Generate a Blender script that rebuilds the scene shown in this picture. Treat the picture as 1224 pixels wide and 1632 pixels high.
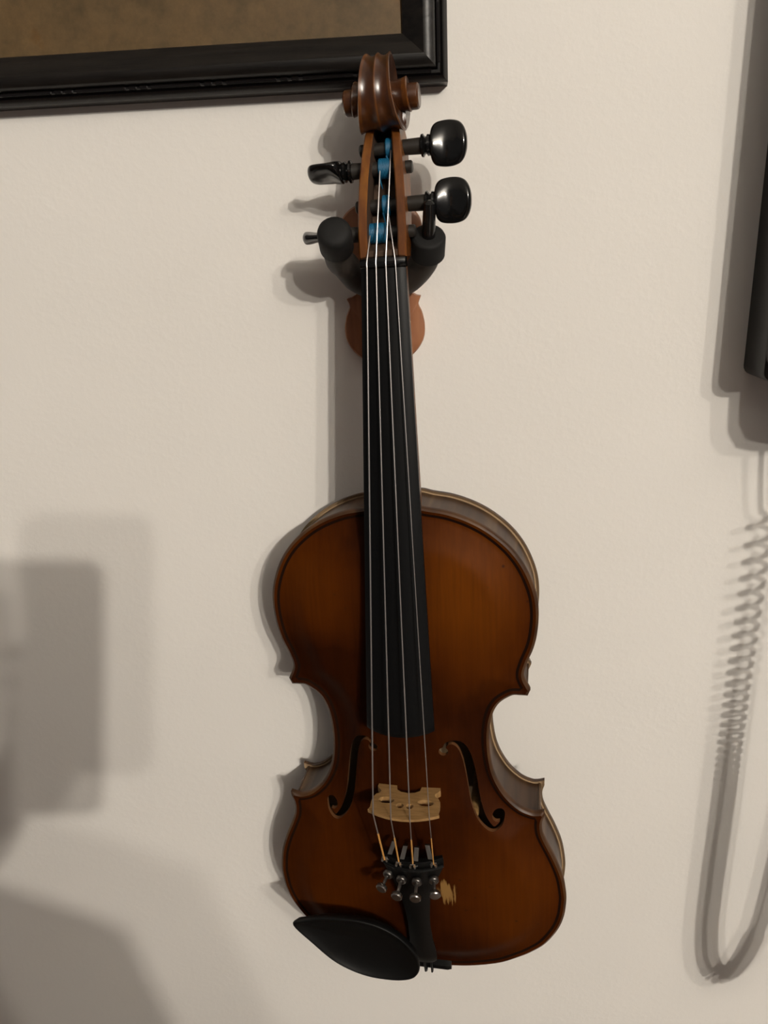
import bpy, bmesh, math, random
import numpy as np
from mathutils import Matrix, Vector
from mathutils.geometry import delaunay_2d_cdt

random.seed(7)
S = bpy.context.scene
COL = S.collection
for o in list(bpy.data.objects):
    bpy.data.objects.remove(o)

# ------------------------------------------------------------------ camera
cd = bpy.data.cameras.new('camera')
cam = bpy.data.objects.new('camera', cd)
COL.objects.link(cam)
cd.sensor_fit = 'HORIZONTAL'
cd.sensor_width = 36.0
cd.lens = 36.0 * 1226 / 1224
cd.clip_start = 0.005
CAMROT = Matrix(((0.998069, 0.025679, 0.056567),
                 (0.04507, 0.327351, -0.943827),
                 (-0.042753, 0.944554, 0.325562)))
CAMLOC = Vector((0, -0.4917, 1.40))
cam.matrix_world = Matrix.Translation(CAMLOC) @ CAMROT.to_4x4()
S.camera = cam

# ------------------------------------------------------------------ world, lamps, exposure
w = bpy.data.worlds.new('room_ambient')
S.world = w
w.use_nodes = True
bg = w.node_tree.nodes['Background']
bg.inputs[0].default_value = (1.0, 0.93, 0.90, 1)
bg.inputs[1].default_value = 0.105
BULBS = [((1.038, -3.016, 2.332), 64.0), ((1.243, -3.016, 2.502), 168.0), ((1.604, -3.016, 2.614), 67.0)]
for p, pw in BULBS:
    ld = bpy.data.lights.new('bulb_light', 'POINT')
    ld.energy = pw
    ld.color = (1.0, 0.925, 0.82)
    ld.shadow_soft_size = 0.035
    lo = bpy.data.objects.new('bulb_light', ld)
    lo.location = p
    COL.objects.link(lo)
S.view_settings.view_transform = 'Standard'
S.view_settings.look = 'None'
S.view_settings.gamma = 1.0
S.view_settings.use_curve_mapping = False
S.view_settings.exposure = 0.0


# ------------------------------------------------------------------ helpers
def tag(o, label=None, cat=None, group=None, kind=None):
    if label: o['label'] = label
    if cat: o['category'] = cat
    if group: o['group'] = group
    if kind: o['kind'] = kind
    return o


def empty(name, loc=(0, 0, 0), rot=None, parent=None):
    o = bpy.data.objects.new(name, None)
    o.empty_display_size = 0.02
    COL.objects.link(o)
    m = Matrix.Translation(Vector(loc))
    if rot is not None:
        m = m @ rot.to_4x4()
    o.matrix_world = m
    if parent: o.parent = parent
    return o


def mesh(name, verts, faces, mats, parent=None, scale=1.0, smooth=True, fmat=None, angle=40):
    me = bpy.data.meshes.new(name)
    me.from_pydata([(v[0] * scale, v[1] * scale, v[2] * scale) for v in verts], [], [tuple(f) for f in faces])
    if not isinstance(mats, (list, tuple)): mats = [mats]
    for m in mats: me.materials.append(m)
    if fmat is not None:
        for p, i in zip(me.polygons, fmat): p.material_index = i
    bm = bmesh.new(); bm.from_mesh(me)
    bmesh.ops.recalc_face_normals(bm, faces=bm.faces)
    if smooth:
        a = math.radians(angle)
        for f in bm.faces: f.smooth = True
        for e in bm.edges:
            if len(e.link_faces) == 2 and e.calc_face_angle(0) > a: e.smooth = False
    bm.to_mesh(me); bm.free()
    o = bpy.data.objects.new(name, me)
    COL.objects.link(o)
    if parent: o.parent = parent
    return o


class MB:
    """collects shapes into one mesh"""
    def __init__(s): s.v, s.f, s.m = [], [], []
    def add(s, v, f, m=0):
        n = len(s.v); s.v += [tuple(p) for p in v]
        s.f += [tuple(i + n for i in q) for q in f]; s.m += [m] * len(f)
        return s
    def loft(s, rings, m=0, cap0=True, cap1=True, closed=True):
        k = len(rings[0]); v = [p for r in rings for p in r]; f = []
        for i in range(len(rings) - 1):
            for j in range(k if closed else k - 1):
                a, b = i * k + j, i * k + (j + 1) % k
                f.append((a, b, b + k, a + k))
        if cap0: f.append(tuple(range(k))[::-1])
        if cap1: f.append(tuple((len(rings) - 1) * k + j for j in range(k)))
        return s.add(v, f, m)
    def tube(s, pts, r, n=10, m=0, caps=True):
        pts = [Vector(p) for p in pts]
        rr = r if isinstance(r, (list, tuple)) else [r] * len(pts)
        rings = []; up = None
        for i, p in enumerate(pts):
            t = (pts[min(i + 1, len(pts) - 1)] - pts[max(i - 1, 0)]).normalized()
            if up is None:
                up = t.orthogonal().normalized()
            up = (up - t * up.dot(t))
            up = up.normalized() if up.length > 1e-6 else t.orthogonal().normalized()
            b = t.cross(up)
            rings.append([p + (up * math.cos(2 * math.pi * j / n) + b * math.sin(2 * math.pi * j / n)) * rr[i] for j in range(n)])
        return s.loft(rings, m, caps, caps)
    def lathe(s, a, d, prof, n=20, m=0, sq=None):
        """prof: list of (dist along d, radius); sq: optional (axis vector, list of scale) flattening"""
        a = Vector(a); d = Vector(d).normalized(); u = d.orthogonal().normalized()
        if sq is not None:
            u = Vector(sq[0]); u = (u - d * u.dot(d)).normalized()
        b = d.cross(u); rings = []
        for i, (t, r) in enumerate(prof):
            k = sq[1][i] if sq is not None else 1.0
            k2 = sq[2][i] if sq is not None and len(sq) > 2 else 1.0
            rings.append([a + d * t + u * (math.cos(2 * math.pi * j / n) * r * k) + b * (math.sin(2 * math.pi * j / n) * r * k2) for j in range(n)])
        return s.loft(rings, m)
    def box(s, lo, hi, m=0):
        x0, y0, z0 = lo; x1, y1, z1 = hi
        v = [(x0, y0, z0), (x1, y0, z0), (x1, y1, z0), (x0, y1, z0), (x0, y0, z1), (x1, y0, z1), (x1, y1, z1), (x0, y1, z1)]
        return s.add(v, [(0, 3, 2, 1), (4, 5, 6, 7), (0, 1, 5, 4), (1, 2, 6, 5), (2, 3, 7, 6), (3, 0, 4, 7)], m)
    def build(s, name, mats, parent=None, scale=1.0, **k):
        return mesh(name, s.v, s.f, mats, parent, scale, fmat=s.m, **k)


def catmull(P, n=8, closed=False):
    P = [np.array(p, float) for p in P]; out = []
    N = len(P)
    rng = range(N if closed else N - 1)
    for i in rng:
        p1, p2 = P[i], P[(i + 1) % N]
        p0 = P[i - 1] if (closed or i > 0) else 2 * p1 - p2
        p3 = P[(i + 2) % N] if (closed or i + 2 < N) else 2 * p2 - p1
        for k in range(n):
            t = k / n
            out.append(0.5 * ((2 * p1) + (p2 - p0) * t + (2 * p0 - 5 * p1 + 4 * p2 - p3) * t * t + (3 * p1 - p0 - 3 * p2 + p3) * t ** 3))
    if not closed: out.append(P[-1])
    return np.array(out)


def in_poly(pts, poly):
    pts = np.asarray(pts); x, y = pts[:, 0], pts[:, 1]; c = np.zeros(len(pts), bool)
    q = np.roll(poly, -1, 0)
    for (x0, y0), (x1, y1) in zip(poly, q):
        if y0 == y1: continue
        k = ((y0 > y) != (y1 > y)) & (x < (x1 - x0) * (y - y0) / (y1 - y0) + x0)
        c ^= k
    return c


def dist_poly(pts, poly, closed=True):
    pts = np.asarray(pts, float); d = np.full(len(pts), 1e9)
    q = np.roll(poly, -1, 0) if closed else poly[1:]
    for a, b in zip(poly, q):
        ab = b - a; L = ab @ ab
        if L < 1e-12: continue
        t = np.clip(((pts - a) @ ab) / L, 0, 1)
        d = np.minimum(d, np.hypot(*(pts - a - t[:, None] * ab).T))
    return d


# ------------------------------------------------------------------ materials
def mat(name, col, rough=0.5, spec=0.5, metal=0.0, coat=0.0, coat_rough=0.1):
    m = bpy.data.materials.new(name); m.use_nodes = True
    b = m.node_tree.nodes['Principled BSDF']
    b.inputs['Base Color'].default_value = (*col, 1)
    b.inputs['Roughness'].default_value = rough
    b.inputs['Specular IOR Level'].default_value = spec
    b.inputs['Metallic'].default_value = metal
    b.inputs['Coat Weight'].default_value = coat
    b.inputs['Coat Roughness'].default_value = coat_rough
    return m


def nodes(m):
    nt = m.node_tree
    return nt, nt.nodes['Principled BSDF'], (lambda t: nt.nodes.new(t)), nt.links.new


def noise(m, scale, detail=4, coords='Object', stretch=None, rough=0.55):
    nt, b, N, L = nodes(m)
    tc = N('ShaderNodeTexCoord'); mp = N('ShaderNodeMapping'); n = N('ShaderNodeTexNoise')
    L(tc.outputs[coords], mp.inputs[0]); L(mp.outputs[0], n.inputs['Vector'])
    if stretch: mp.inputs['Scale'].default_value = stretch
    n.inputs['Scale'].default_value = scale; n.inputs['Detail'].default_value = detail
    n.inputs['Roughness'].default_value = rough
    return n.outputs['Fac']


def ramp(m, fac, stops):
    nt, b, N, L = nodes(m)
    r = N('ShaderNodeValToRGB'); L(fac, r.inputs[0])
    el = r.color_ramp.elements
    while len(el) < len(stops): el.new(0.5)
    for e, (p, c) in zip(el, stops):
        e.position = p; e.color = (*c, 1) if len(c) == 3 else c
    return r.outputs[0]


def mixc(m, fac, a, bcol, mode='MIX'):
    nt, b, N, L = nodes(m)
    x = N('ShaderNodeMix'); x.data_type = 'RGBA'; x.blend_type = mode
    if isinstance(fac, (int, float)): x.inputs[0].default_value = fac
    else: L(fac, x.inputs[0])
    for k, c in ((6, a), (7, bcol)):
        if isinstance(c, tuple): x.inputs[k].default_value = (*c, 1)
        else: L(c, x.inputs[k])
    return x.outputs[2]


def bump(m, fac, strength, dist):
    nt, b, N, L = nodes(m)
    x = N('ShaderNodeBump'); x.inputs['Strength'].default_value = strength; x.inputs['Distance'].default_value = dist
    L(fac, x.inputs['Height']); L(x.outputs[0], b.inputs['Normal'])
    return x


def setcol(m, c):
    nt, b, N, L = nodes(m); L(c, b.inputs['Base Color'])


def mathn(m, op, a, bb=None, c=None):
    nt, b, N, L = nodes(m)
    x = N('ShaderNodeMath'); x.operation = op
    for i, v in enumerate((a, bb, c)):
        if v is None: continue
        if isinstance(v, (int, float)): x.inputs[i].default_value = v
        else: L(v, x.inputs[i])
    return x.outputs[0]


def xyz(m):
    nt, b, N, L = nodes(m)
    tc = N('ShaderNodeTexCoord'); s = N('ShaderNodeSeparateXYZ'); L(tc.outputs['Object'], s.inputs[0])
    return s.outputs


def wood(name, dark, mid, light, rough, grain=(260, 9, 60), coat=0.3, bumpiness=0.05):
    m = mat(name, mid, rough, coat=coat, coat_rough=0.25)
    g = noise(m, 1.0, 5, stretch=grain)
    setcol(m, ramp(m, g, [(0.3, dark), (0.5, mid), (0.72, light)]))
    bump(m, g, bumpiness, 0.0006)
    return m


M = {}
# painted wall: fine roller stipple
m = M['wall'] = mat('wall_paint', (0.80, 0.775, 0.735), 0.55, 0.15)
n1 = noise(m, 210, 3); n2 = noise(m, 5, 3)
setcol(m, ramp(m, n2, [(0.3, (0.785, 0.76, 0.72)), (0.7, (0.815, 0.79, 0.75))]))
bump(m, ramp(m, n1, [(0.42, (0, 0, 0)), (0.72, (1, 1, 1))]), 0.075, 0.0010)
M['ceiling'] = mat('ceiling_paint', (0.75, 0.73, 0.70), 0.9, 0.2)
M['floor'] = wood('floor_boards', (0.05, 0.028, 0.015), (0.09, 0.05, 0.027), (0.13, 0.075, 0.04), 0.4, (3, 60, 10))


def varnish(name, amber, red, dark, rough=0.33, coat=0.35):
    """worn violin varnish: amber where the red has rubbed off, fine long grain"""
    m = mat(name, red, rough, 0.06, coat=coat, coat_rough=0.3)
    nt, b, N, L = nodes(m)
    patch = noise(m, 9.0, 4, rough=0.6)
    fine = noise(m, 1.0, 4, stretch=(520, 14, 200))
    o = xyz(m)
    # rubbed zones: the two bouts of the treble side and the lower bout
    def blob(cx, cy, sx, sy):
        dx = mathn(m, 'DIVIDE', mathn(m, 'SUBTRACT', o[0], cx), sx); dy = mathn(m, 'DIVIDE', mathn(m, 'SUBTRACT', o[1], cy), sy)
        r2 = mathn(m, 'ADD', mathn(m, 'MULTIPLY', dx, dx), mathn(m, 'MULTIPLY', dy, dy))
        return mathn(m, 'POWER', 2.718, mathn(m, 'MULTIPLY', r2, -1.0))
    z = mathn(m, 'ADD', blob(0.045, 0.295, 0.034, 0.055), mathn(m, 'MULTIPLY', blob(-0.055, 0.305, 0.03, 0.04), 0.55))
    z = mathn(m, 'ADD', z, mathn(m, 'MULTIPLY', blob(0.07, 0.06, 0.035, 0.06), 0.55))
    z = mathn(m, 'ADD', z, mathn(m, 'MULTIPLY', blob(-0.055, 0.075, 0.035, 0.07), 0.3))
    z = mathn(m, 'ADD', z, mathn(m, 'MULTIPLY', mathn(m, 'SUBTRACT', patch, 0.5), 1.1))
    base = ramp(m, z, [(0.0, dark), (0.32, red), (0.95, amber)])
    c = mixc(m, 0.35, base, ramp(m, fine, [(0.3, (0.35, 0.3, 0.25)), (0.7, (1.0, 1.0, 1.0))]), 'MULTIPLY')
    return m, c, o


m, c, o = varnish('front_varnish', (0.120, 0.030, 0.0010), (0.068, 0.0150, 0.0006), (0.026, 0.0052, 0.0004), 0.55, 0.0)
# bare scratched spot beside the tailpiece
sx = mathn(m, 'SUBTRACT', o[0], 0.0225); sy = mathn(m, 'SUBTRACT', o[1], 0.0735)
scr = noise(m, 1.0, 3, stretch=(700, 60, 50))
d2 = mathn(m, 'ADD', mathn(m, 'POWER', mathn(m, 'DIVIDE', mathn(m, 'SUBTRACT', sx, mathn(m, 'MULTIPLY', sy, -0.15)), 0.0085), 2.0), mathn(m, 'POWER', mathn(m, 'DIVIDE', sy, 0.0125), 2.0))
mask = ramp(m, mathn(m, 'SUBTRACT', mathn(m, 'MULTIPLY_ADD', mathn(m, 'SUBTRACT', scr, 0.5), 3.2, 0.72), d2), [(0.10, (0, 0, 0)), (0.45, (1, 1, 1))])
c = mixc(m, mask, c, (0.24, 0.13, 0.04))
# small dark nicks
vn = m.node_tree.nodes.new('ShaderNodeTexVoronoi'); vn.inputs['Scale'].default_value = 95
tc = m.node_tree.nodes.new('ShaderNodeTexCoord'); m.node_tree.links.new(tc.outputs['Object'], vn.inputs['Vector'])
nick = mathn(m, 'MULTIPLY', ramp(m, vn.outputs['Distance'], [(0.05, (1, 1, 1)), (0.12, (0, 0, 0))]), ramp(m, noise(m, 14, 2), [(0.48, (0, 0, 0)), (0.55, (1, 1, 1))]))
c = mixc(m, mathn(m, 'MULTIPLY', nick, 0.75), c, (0.02, 0.008, 0.003))
setcol(m, c); M['front'] = m
m, c, o = varnish('back_varnish', (0.10, 0.04, 0.006), (0.06, 0.02, 0.004), (0.03, 0.01, 0.003), 0.35); setcol(m, c); M['back'] = m
# ribs: flamed maple, stripes across the rib
m = M['rib'] = mat('rib_flamed_maple', (0.14, 0.06, 0.015), 0.42, 0.35, coat=0.08, coat_rough=0.3)
fl = noise(m, 1.0, 2, stretch=(110, 110, 6))
setcol(m, ramp(m, fl, [(0.35, (0.030, 0.013, 0.006)), (0.55, (0.060, 0.030, 0.014)), (0.7, (0.11, 0.062, 0.030))]))
M['edge'] = wood('edge_varnish', (0.026, 0.009, 0.0015), (0.055, 0.019, 0.0025), (0.090, 0.036, 0.005), 0.5, (60, 60, 60), coat=0.02)
M['rawcut'] = mat('cut_spruce', (0.13, 0.05, 0.015), 0.6)
M['inside'] = mat('bare_inside_wood', (0.30, 0.20, 0.11), 0.8)
M['purfling'] = mat('dark_purfling', (0.010, 0.004, 0.002), 0.7, 0.05)
M['head'] = wood('head_varnish', (0.060, 0.015, 0.001), (0.13, 0.038, 0.003), (0.22, 0.078, 0.006), 0.42, (120, 30, 120), coat=0.08)
M['scroll'] = wood('scroll_varnish', (0.022, 0.006, 0.0015), (0.045, 0.0125, 0.0025), (0.085, 0.026, 0.004), 0.3, (120, 40, 120), coat=0.4)
M['scroll_edge'] = wood('scroll_worn_edge', (0.05, 0.014, 0.002), (0.10, 0.030, 0.004), (0.16, 0.055, 0.008), 0.32, (120, 40, 120), coat=0.3)
M['pegbox_in'] = mat('pegbox_inside', (0.05, 0.025, 0.012), 0.8)
M['ebony'] = mat('ebony', (0.003, 0.003, 0.003), 0.42, 0.2); bump(M['ebony'], noise(M['ebony'], 1.0, 4, stretch=(500, 30, 300)), 0.12, 0.0004)
M['ebony_fb'] = mat('fingerboard_ebony', (0.0028, 0.0030, 0.0034), 0.42, 0.2); bump(M['ebony_fb'], noise(M['ebony_fb'], 1.0, 4, stretch=(600, 20, 300)), 0.12, 0.0003)
M['peg'] = mat('polished_ebony', (0.004, 0.004, 0.004), 0.2, 0.3, coat=0.4, coat_rough=0.07)
M['shank'] = mat('peg_shank', (0.018, 0.015, 0.012), 0.5)
M['chin'] = mat('chin_rest_black', (0.003, 0.003, 0.003), 0.5, 0.22)
M['bridge'] = wood('bridge_maple', (0.22, 0.12, 0.04), (0.29, 0.165, 0.06), (0.36, 0.21, 0.085), 0.55, (120, 120, 700), coat=0.1)
M['steel'] = mat('string_steel', (0.50, 0.47, 0.46), 0.36, metal=0.9)
M['wrapgold'] = mat('string_gold_silk', (0.55, 0.27, 0.07), 0.45)
M['wrapblue'] = mat('string_blue_silk', (0.003, 0.10, 0.20), 0.55)
m = M['wrapblue']; wv = m.node_tree.nodes.new('ShaderNodeTexWave'); wv.inputs['Scale'].default_value = 500
M['nickel'] = mat('tarnished_nickel', (0.32, 0.30, 0.28), 0.3, metal=1.0)
M['claw'] = mat('bright_claw_steel', (0.65, 0.63, 0.60), 0.3, metal=1.0)
M['darknickel'] = mat('dark_nickel', (0.16, 0.15, 0.14), 0.35, metal=1.0)
M['foam'] = mat('black_foam', (0.010, 0.0098, 0.0096), 0.7, 0.25); bump(M['foam'], noise(M['foam'], 1500, 2), 0.2, 0.0003)
M['brown_foam'] = mat('worn_foam_sleeve', (0.028, 0.021, 0.016), 0.6, 0.4)
M['blackmetal'] = mat('black_metal', (0.006, 0.006, 0.006), 0.15, 0.5)
M['plaque'] = wood('plaque_cherry', (0.19, 0.065, 0.022), (0.27, 0.10, 0.038), (0.33, 0.13, 0.05), 0.5, (300, 60, 18), coat=0.1)
m = M['frame'] = mat('frame_black_wood', (0.016, 0.013, 0.012), 0.36, 0.32)
fg = noise(m, 1.0, 5, stretch=(30, 300, 300)); setcol(m, ramp(m, fg, [(0.35, (0.004, 0.0033, 0.003)), (0.65, (0.0105, 0.0085, 0.0070))])); bump(m, fg, 0.25, 0.0008)
M['bead'] = mat('frame_gloss_black', (0.006, 0.005, 0.005), 0.22, 0.5)
m = M['canvas'] = mat('old_painting', (0.16, 0.11, 0.05), 0.5, 0.3)
pn = noise(m, 26, 8, rough=0.68); pn2 = noise(m, 120, 6, rough=0.7)
pc = ramp(m, pn, [(0.30, (0.080, 0.052, 0.022)), (0.45, (0.108, 0.070, 0.031)), (0.58, (0.128, 0.080, 0.034)), (0.70, (0.120, 0.056, 0.011))])
setcol(m, mixc(m, 0.6, pc, ramp(m, pn2, [(0.32, (0.55, 0.55, 0.5)), (0.68, (1.15, 1.13, 1.1))]), 'MULTIPLY'))
M['phone'] = mat('phone_black_plastic', (0.008, 0.008, 0.0077), 0.42, 0.5); bump(M['phone'], noise(M['phone'], 900, 2), 0.1, 0.0003)
M['cord'] = mat('cord_vinyl', (0.02, 0.02, 0.02), 0.4)
M['key'] = mat('phone_key', (0.5, 0.5, 0.48), 0.5)
M['brass'] = mat('lamp_brass', (0.5, 0.36, 0.16), 0.3, metal=1.0)

# ------------------------------------------------------------------ room
def slab(name, lo, hi, m):
    return tag(MB().box(lo, hi).build(name, m, smooth=False), kind='structure')
slab('wall_back', (-2.0, 0.0, 0.0), (2.0, 0.12, 2.85), M['wall'])
slab('baseboard_back', (-2.0, -0.014, 0.0), (2.0, 0.0, 0.09), M['ceiling'])
slab('floor', (-2.0, -3.8, -0.1), (2.0, 0.12, 0.0), M['floor'])
slab('ceiling', (-2.0, -3.8, 2.85), (2.0, 0.12, 2.95), M['ceiling'])

# ------------------------------------------------------------------ violin (local millimetres: x right, y towards scroll, z out of the front)
VROT = Matrix(((0.988396, -0.022299, -0.150254), (-0.150354, -0.002847, -0.988628), (0.021618, 0.999747, -0.006167)))
violin = empty('violin', (-0.01191, -0.05952, 0.90375), VROT)
tag(violin, 'worn amber-brown violin with black chin rest hanging by its neck on the wall', 'violin')
MM = 0.001

upper = [(0, 351.8), (12, 351.2), (18.6, 349.6), (31.6, 347.2), (44.8, 342.3), (56.8, 335.1), (68.3, 324.5), (76.6, 312), (82.3, 296.8), (84.0, 283.5), (83.2, 270), (80.9, 259), (76.9, 248.2), (75.1, 239), (79.0, 229.6)]
cbout = [(77.2, 225.2), (72.3, 225.3), (67, 224.6), (59, 218.2), (54.5, 208), (52.7, 194), (53.2, 178), (56.1, 162.8), (62.8, 149), (71.5, 139.6), (79, 136.0), (83.5, 136.0), (87.8, 137.3)]
lower = [(87.8, 133.3), (86.3, 127.6), (86.8, 119.8), (89.8, 111.4), (95.4, 98.6), (100.2, 84.5), (102.4, 71), (102.7, 62.5), (101.2, 49), (96.9, 36), (88.8, 22.6), (80.2, 14.2), (71.5, 7.8), (56.9, -.6), (38.3, -6.4), (21, -9.2), (0, -10.2)]


def offs(P, d):
    T = np.gradient(P, axis=0); T /= np.linalg.norm(T, axis=1)[:, None]
    return P + d * np.stack([T[:, 1], -T[:, 0]], 1)   # right-hand side of travel (top -> bottom on the +x half = inwards)


def cut(A, B):
    """trim polylines A (end) and B (start) at their crossing"""
    best = None
    for i in range(len(A) - 1, max(len(A) - 60, 0), -1):
        p, r = A[i - 1], A[i] - A[i - 1]
        for j in range(0, min(60, len(B) - 1)):
            q, s = B[j], B[j + 1] - B[j]
            den = r[0] * s[1] - r[1] * s[0]
            if abs(den) < 1e-12: continue
            t = ((q[0] - p[0]) * s[1] - (q[1] - p[1]) * s[0]) / den
            u = ((q[0] - p[0]) * r[1] - (q[1] - p[1]) * r[0]) / den
            if -0.01 <= t <= 1.01 and -0.01 <= u <= 1.01:
                X = p + t * r
                return np.vstack([A[:i], X]), np.vstack([X, B[j + 1:]])
    return A, B


UP, CB, LO = catmull(upper, 6), catmull(cbout, 6), catmull(lower, 6)


def half(d):
    """three curves of the right half, inset by d"""
    if d == 0: return UP, CB, LO
    a, b, c = offs(UP, d), offs(CB, d), offs(LO, d)
    a, b = cut(a, b); b, c = cut(b, c)
    a[0, 0] = 0; c[-1, 0] = 0
    return a, b, c


def full(d):
    h = np.vstack(half(d))
    k = [0] + [i for i in range(1, len(h)) if np.hypot(*(h[i] - h[i - 1])) > 0.15]
    h = h[k]
    l = h[1:-1][::-1] * np.array([-1, 1])
    return np.vstack([h, l])


OUT = full(0)
# arching from a membrane under even pressure, on a 2 mm grid
gx = np.arange(-108, 109, 2.0); gy = np.arange(-16, 360, 2.0)
GX, GY = np.meshgrid(gx, gy, indexing='ij')
inside = in_poly(np.stack([GX.ravel(), GY.ravel()], 1), OUT).reshape(GX.shape)
Hh = np.zeros(GX.shape)
for _ in range(2600):
    a = 0.25 * (np.roll(Hh, 1, 0) + np.roll(Hh, -1, 0) + np.roll(Hh, 1, 1) + np.roll(Hh, -1, 1)) + 1.0
    Hh = np.where(inside, a, 0)
Hh = (Hh / Hh.max()) ** 0.62


def membrane(P):
    fx = np.clip((P[:, 0] + 108) / 2, 0, len(gx) - 1.001); fy = np.clip((P[:, 1] + 16) / 2, 0, len(gy) - 1.001)
    i, j = fx.astype(int), fy.astype(int); u, v = fx - i, fy - j
    return (Hh[i, j] * (1 - u) * (1 - v) + Hh[i + 1, j] * u * (1 - v) + Hh[i, j + 1] * (1 - u) * v + Hh[i + 1, j + 1] * u * v)


def sm(a, b, x):
    t = np.clip((x - a) / (b - a), 0, 1); return t * t * (3 - 2 * t)


def arch(P, H):
    P = np.asarray(P, float); d = dist_poly(P, OUT)
    z = H * membrane(P) * sm(3.5, 26, d)
    z -= 0.9 * np.exp(-((d - 5.5) / 3.0) ** 2)
    z += 0.25 * np.exp(-((d - 2.0) / 1.2) ** 2)
    z -= 1.3 * (1 - sm(0, 1.6, d))
    return z


def stroke(C, W):
    C = catmull(C, 6); Wd = np.interp(np.linspace(0, 1, len(C)), np.linspace(0, 1, len(W)), W)
    T = np.gradient(C, axis=0); T /= np.linalg.norm(T, axis=1)[:, None]; Nn = np.stack([-T[:, 1], T[:, 0]], 1)
    return np.vstack([C + Nn * Wd[:, None] / 2, (C - Nn * Wd[:, None] / 2)[::-1]])


def circ(c, r, n=18):
    return np.array([(c[0] + r * math.cos(2 * math.pi * i / n), c[1] + r * math.sin(2 * math.pi * i / n)) for i in range(n)])


fst = stroke([(23.4, 189.5), (25.5, 193.0), (29.5, 193.6), (33.8, 190), (37.0, 182), (39.2, 171), (40.8, 160), (42.6, 148), (45.6, 137.5), (49.8, 130.2), (54.2, 126.6), (58.6, 129.2), (60.0, 133.6)],
             [2.0, 2.2, 2.9, 4.4, 5.4, 6.0, 6.2, 6.0, 5.4, 4.4, 3.2, 2.8, 2.6])
FH = []
for s_, off in ((1, 0.8), (-1, 0.8)):
    for poly in (fst, circ((23.2, 187.2), 3.1), circ((57.2, 134.8), 4.2)):
        q = poly * np.array([s_, 1]) + np.array([off, 0])
        FH.append(q if s_ == 1 else q[::-1])


def plate(outline, holes, step, zfun, thick, name, mats, flip, purf=None, seed=1):
    loops = [outline] + holes
    V = []; E = []
    for lp in loops:
        n0 = len(V); V += [tuple(p) for p in lp]; E += [(n0 + i, n0 + (i + 1) % len(lp)) for i in range(len(lp))]
    # points just inside the edge give the rounded edge and the channel
    extra = []
    for d in (0.8, 1.7, 3.0, 4.6, 6.4):
        extra.append(full(d))
    extra = np.vstack(extra)
    ys = np.arange(-14, 358, step * 0.87); g = []
    for i, y in enumerate(ys):
        xs = np.arange(-106, 107, step) + (step / 2 if i % 2 else 0)
        g.append(np.stack([xs, np.full(len(xs), y)], 1))
    g = np.vstack(g); g = g[in_poly(g, outline)]; g = g[dist_poly(g, outline) > 7.4]
    for lp in holes:
        g = g[dist_poly(g, lp) > 0.8]
        extra = extra[dist_poly(extra, lp) > 0.8]
    allv = V + [tuple(p) for p in np.vstack([extra, g])]
    r = delaunay_2d_cdt([Vector(p) for p in allv], E, [], 0, 1e-4)
    P = np.array([tuple(v) for v in r[0]]); F = [tuple(f) for f in r[2]]
    cen = np.array([P[list(f)].mean(0) for f in F])
    ok = in_poly(cen, outline)
    for lp in holes: ok &= ~in_poly(cen, lp)
    F = [f for f, k in zip(F, ok) if k]
    used = sorted({i for f in F for i in f}); mp = {k: i for i, k in enumerate(used)}
    P = P[used]; F = [tuple(mp[i] for i in f) for f in F]
    z = zfun(P); n = len(P)
    zi = zfun(P) - thick * flip
    d = dist_poly(P, outline)
    zi = np.where(d < 7, -3.9 * flip + (z * 0), zi) if False else zi
    edge = {}
    for f in F:
        for a, b in zip(f, f[1:] + f[:1]): edge[(a, b)] = 1
    bnd = [(a, b) for (a, b) in edge if (b, a) not in edge]
    mb = MB()
    mb.v = [(p[0], p[1], q) for p, q in zip(P, z)] + [(p[0], p[1], q) for p, q in zip(P, zi)]
    dm = d
    for f in F:
        mb.f.append(f); mb.m.append(1 if dm[list(f)].mean() < 1.75 else 0)
    for f in F: mb.f.append(tuple(i + n for i in f[::-1])); mb.m.append(3)
    for a, b in bnd:
        mb.f.append((a, a + n, b + n, b)); mb.m.append(2 if dm[a] > 1.0 else 1)
    return mb


def ztop(P): return arch(P, 12.5)
def zback(P): return -37.0 - arch(P, 12.5)

plate(OUT, FH, 2.6, ztop, 2.9, 'top', None, 1).build('front_plate', [M['front'], M['edge'], M['rawcut'], M['inside']], violin, MM, angle=50)
# back: same outline with a little button under the neck
plate(OUT, [], 4.0, zback, 2.9, 'back', None, -1).build('back_plate', [M['back'], M['edge'], M['rawcut'], M['inside']], violin, MM, angle=50)

# purfling lines, inlaid just proud of the channel
def ribbon(loop_a, loop_b, zf, name):
    n = len(loop_a); za, zb = zf(loop_a), zf(loop_b); mb = MB()
    v = [(p[0], p[1], z + .06) for p, z in zip(loop_a, za)] + [(p[0], p[1], z + .06) for p, z in zip(loop_b, zb)]
    v += [(p[0], p[1], z - .5) for p, z in zip(loop_a, za)] + [(p[0], p[1], z - .5) for p, z in zip(loop_b, zb)]
    f = []
    for i in range(n):
        j = (i + 1) % n
        f += [(i, j, n + j, n + i), (i, i + 2 * n, j + 2 * n, j), (n + i, n + j, 3 * n + j, 3 * n + i)]
    mb.add(v, f)
    return mb.build(name, M['purfling'], violin, MM)


def match(d0, d1):
    b = full(d1); a = full(d0); out = []
    for p in b:
        k = np.argmin(((a - p) ** 2).sum(1)); q = a[k]
        dv = q - p; L = np.hypot(*dv); out.append(p + dv / max(L, 1e-6) * min(L, (d1 - d0) * 1.3))
    return np.array(out), b
pa, pb = match(3.4, 5.2)
ribbon(pa, pb, ztop, 'purfling')

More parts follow.
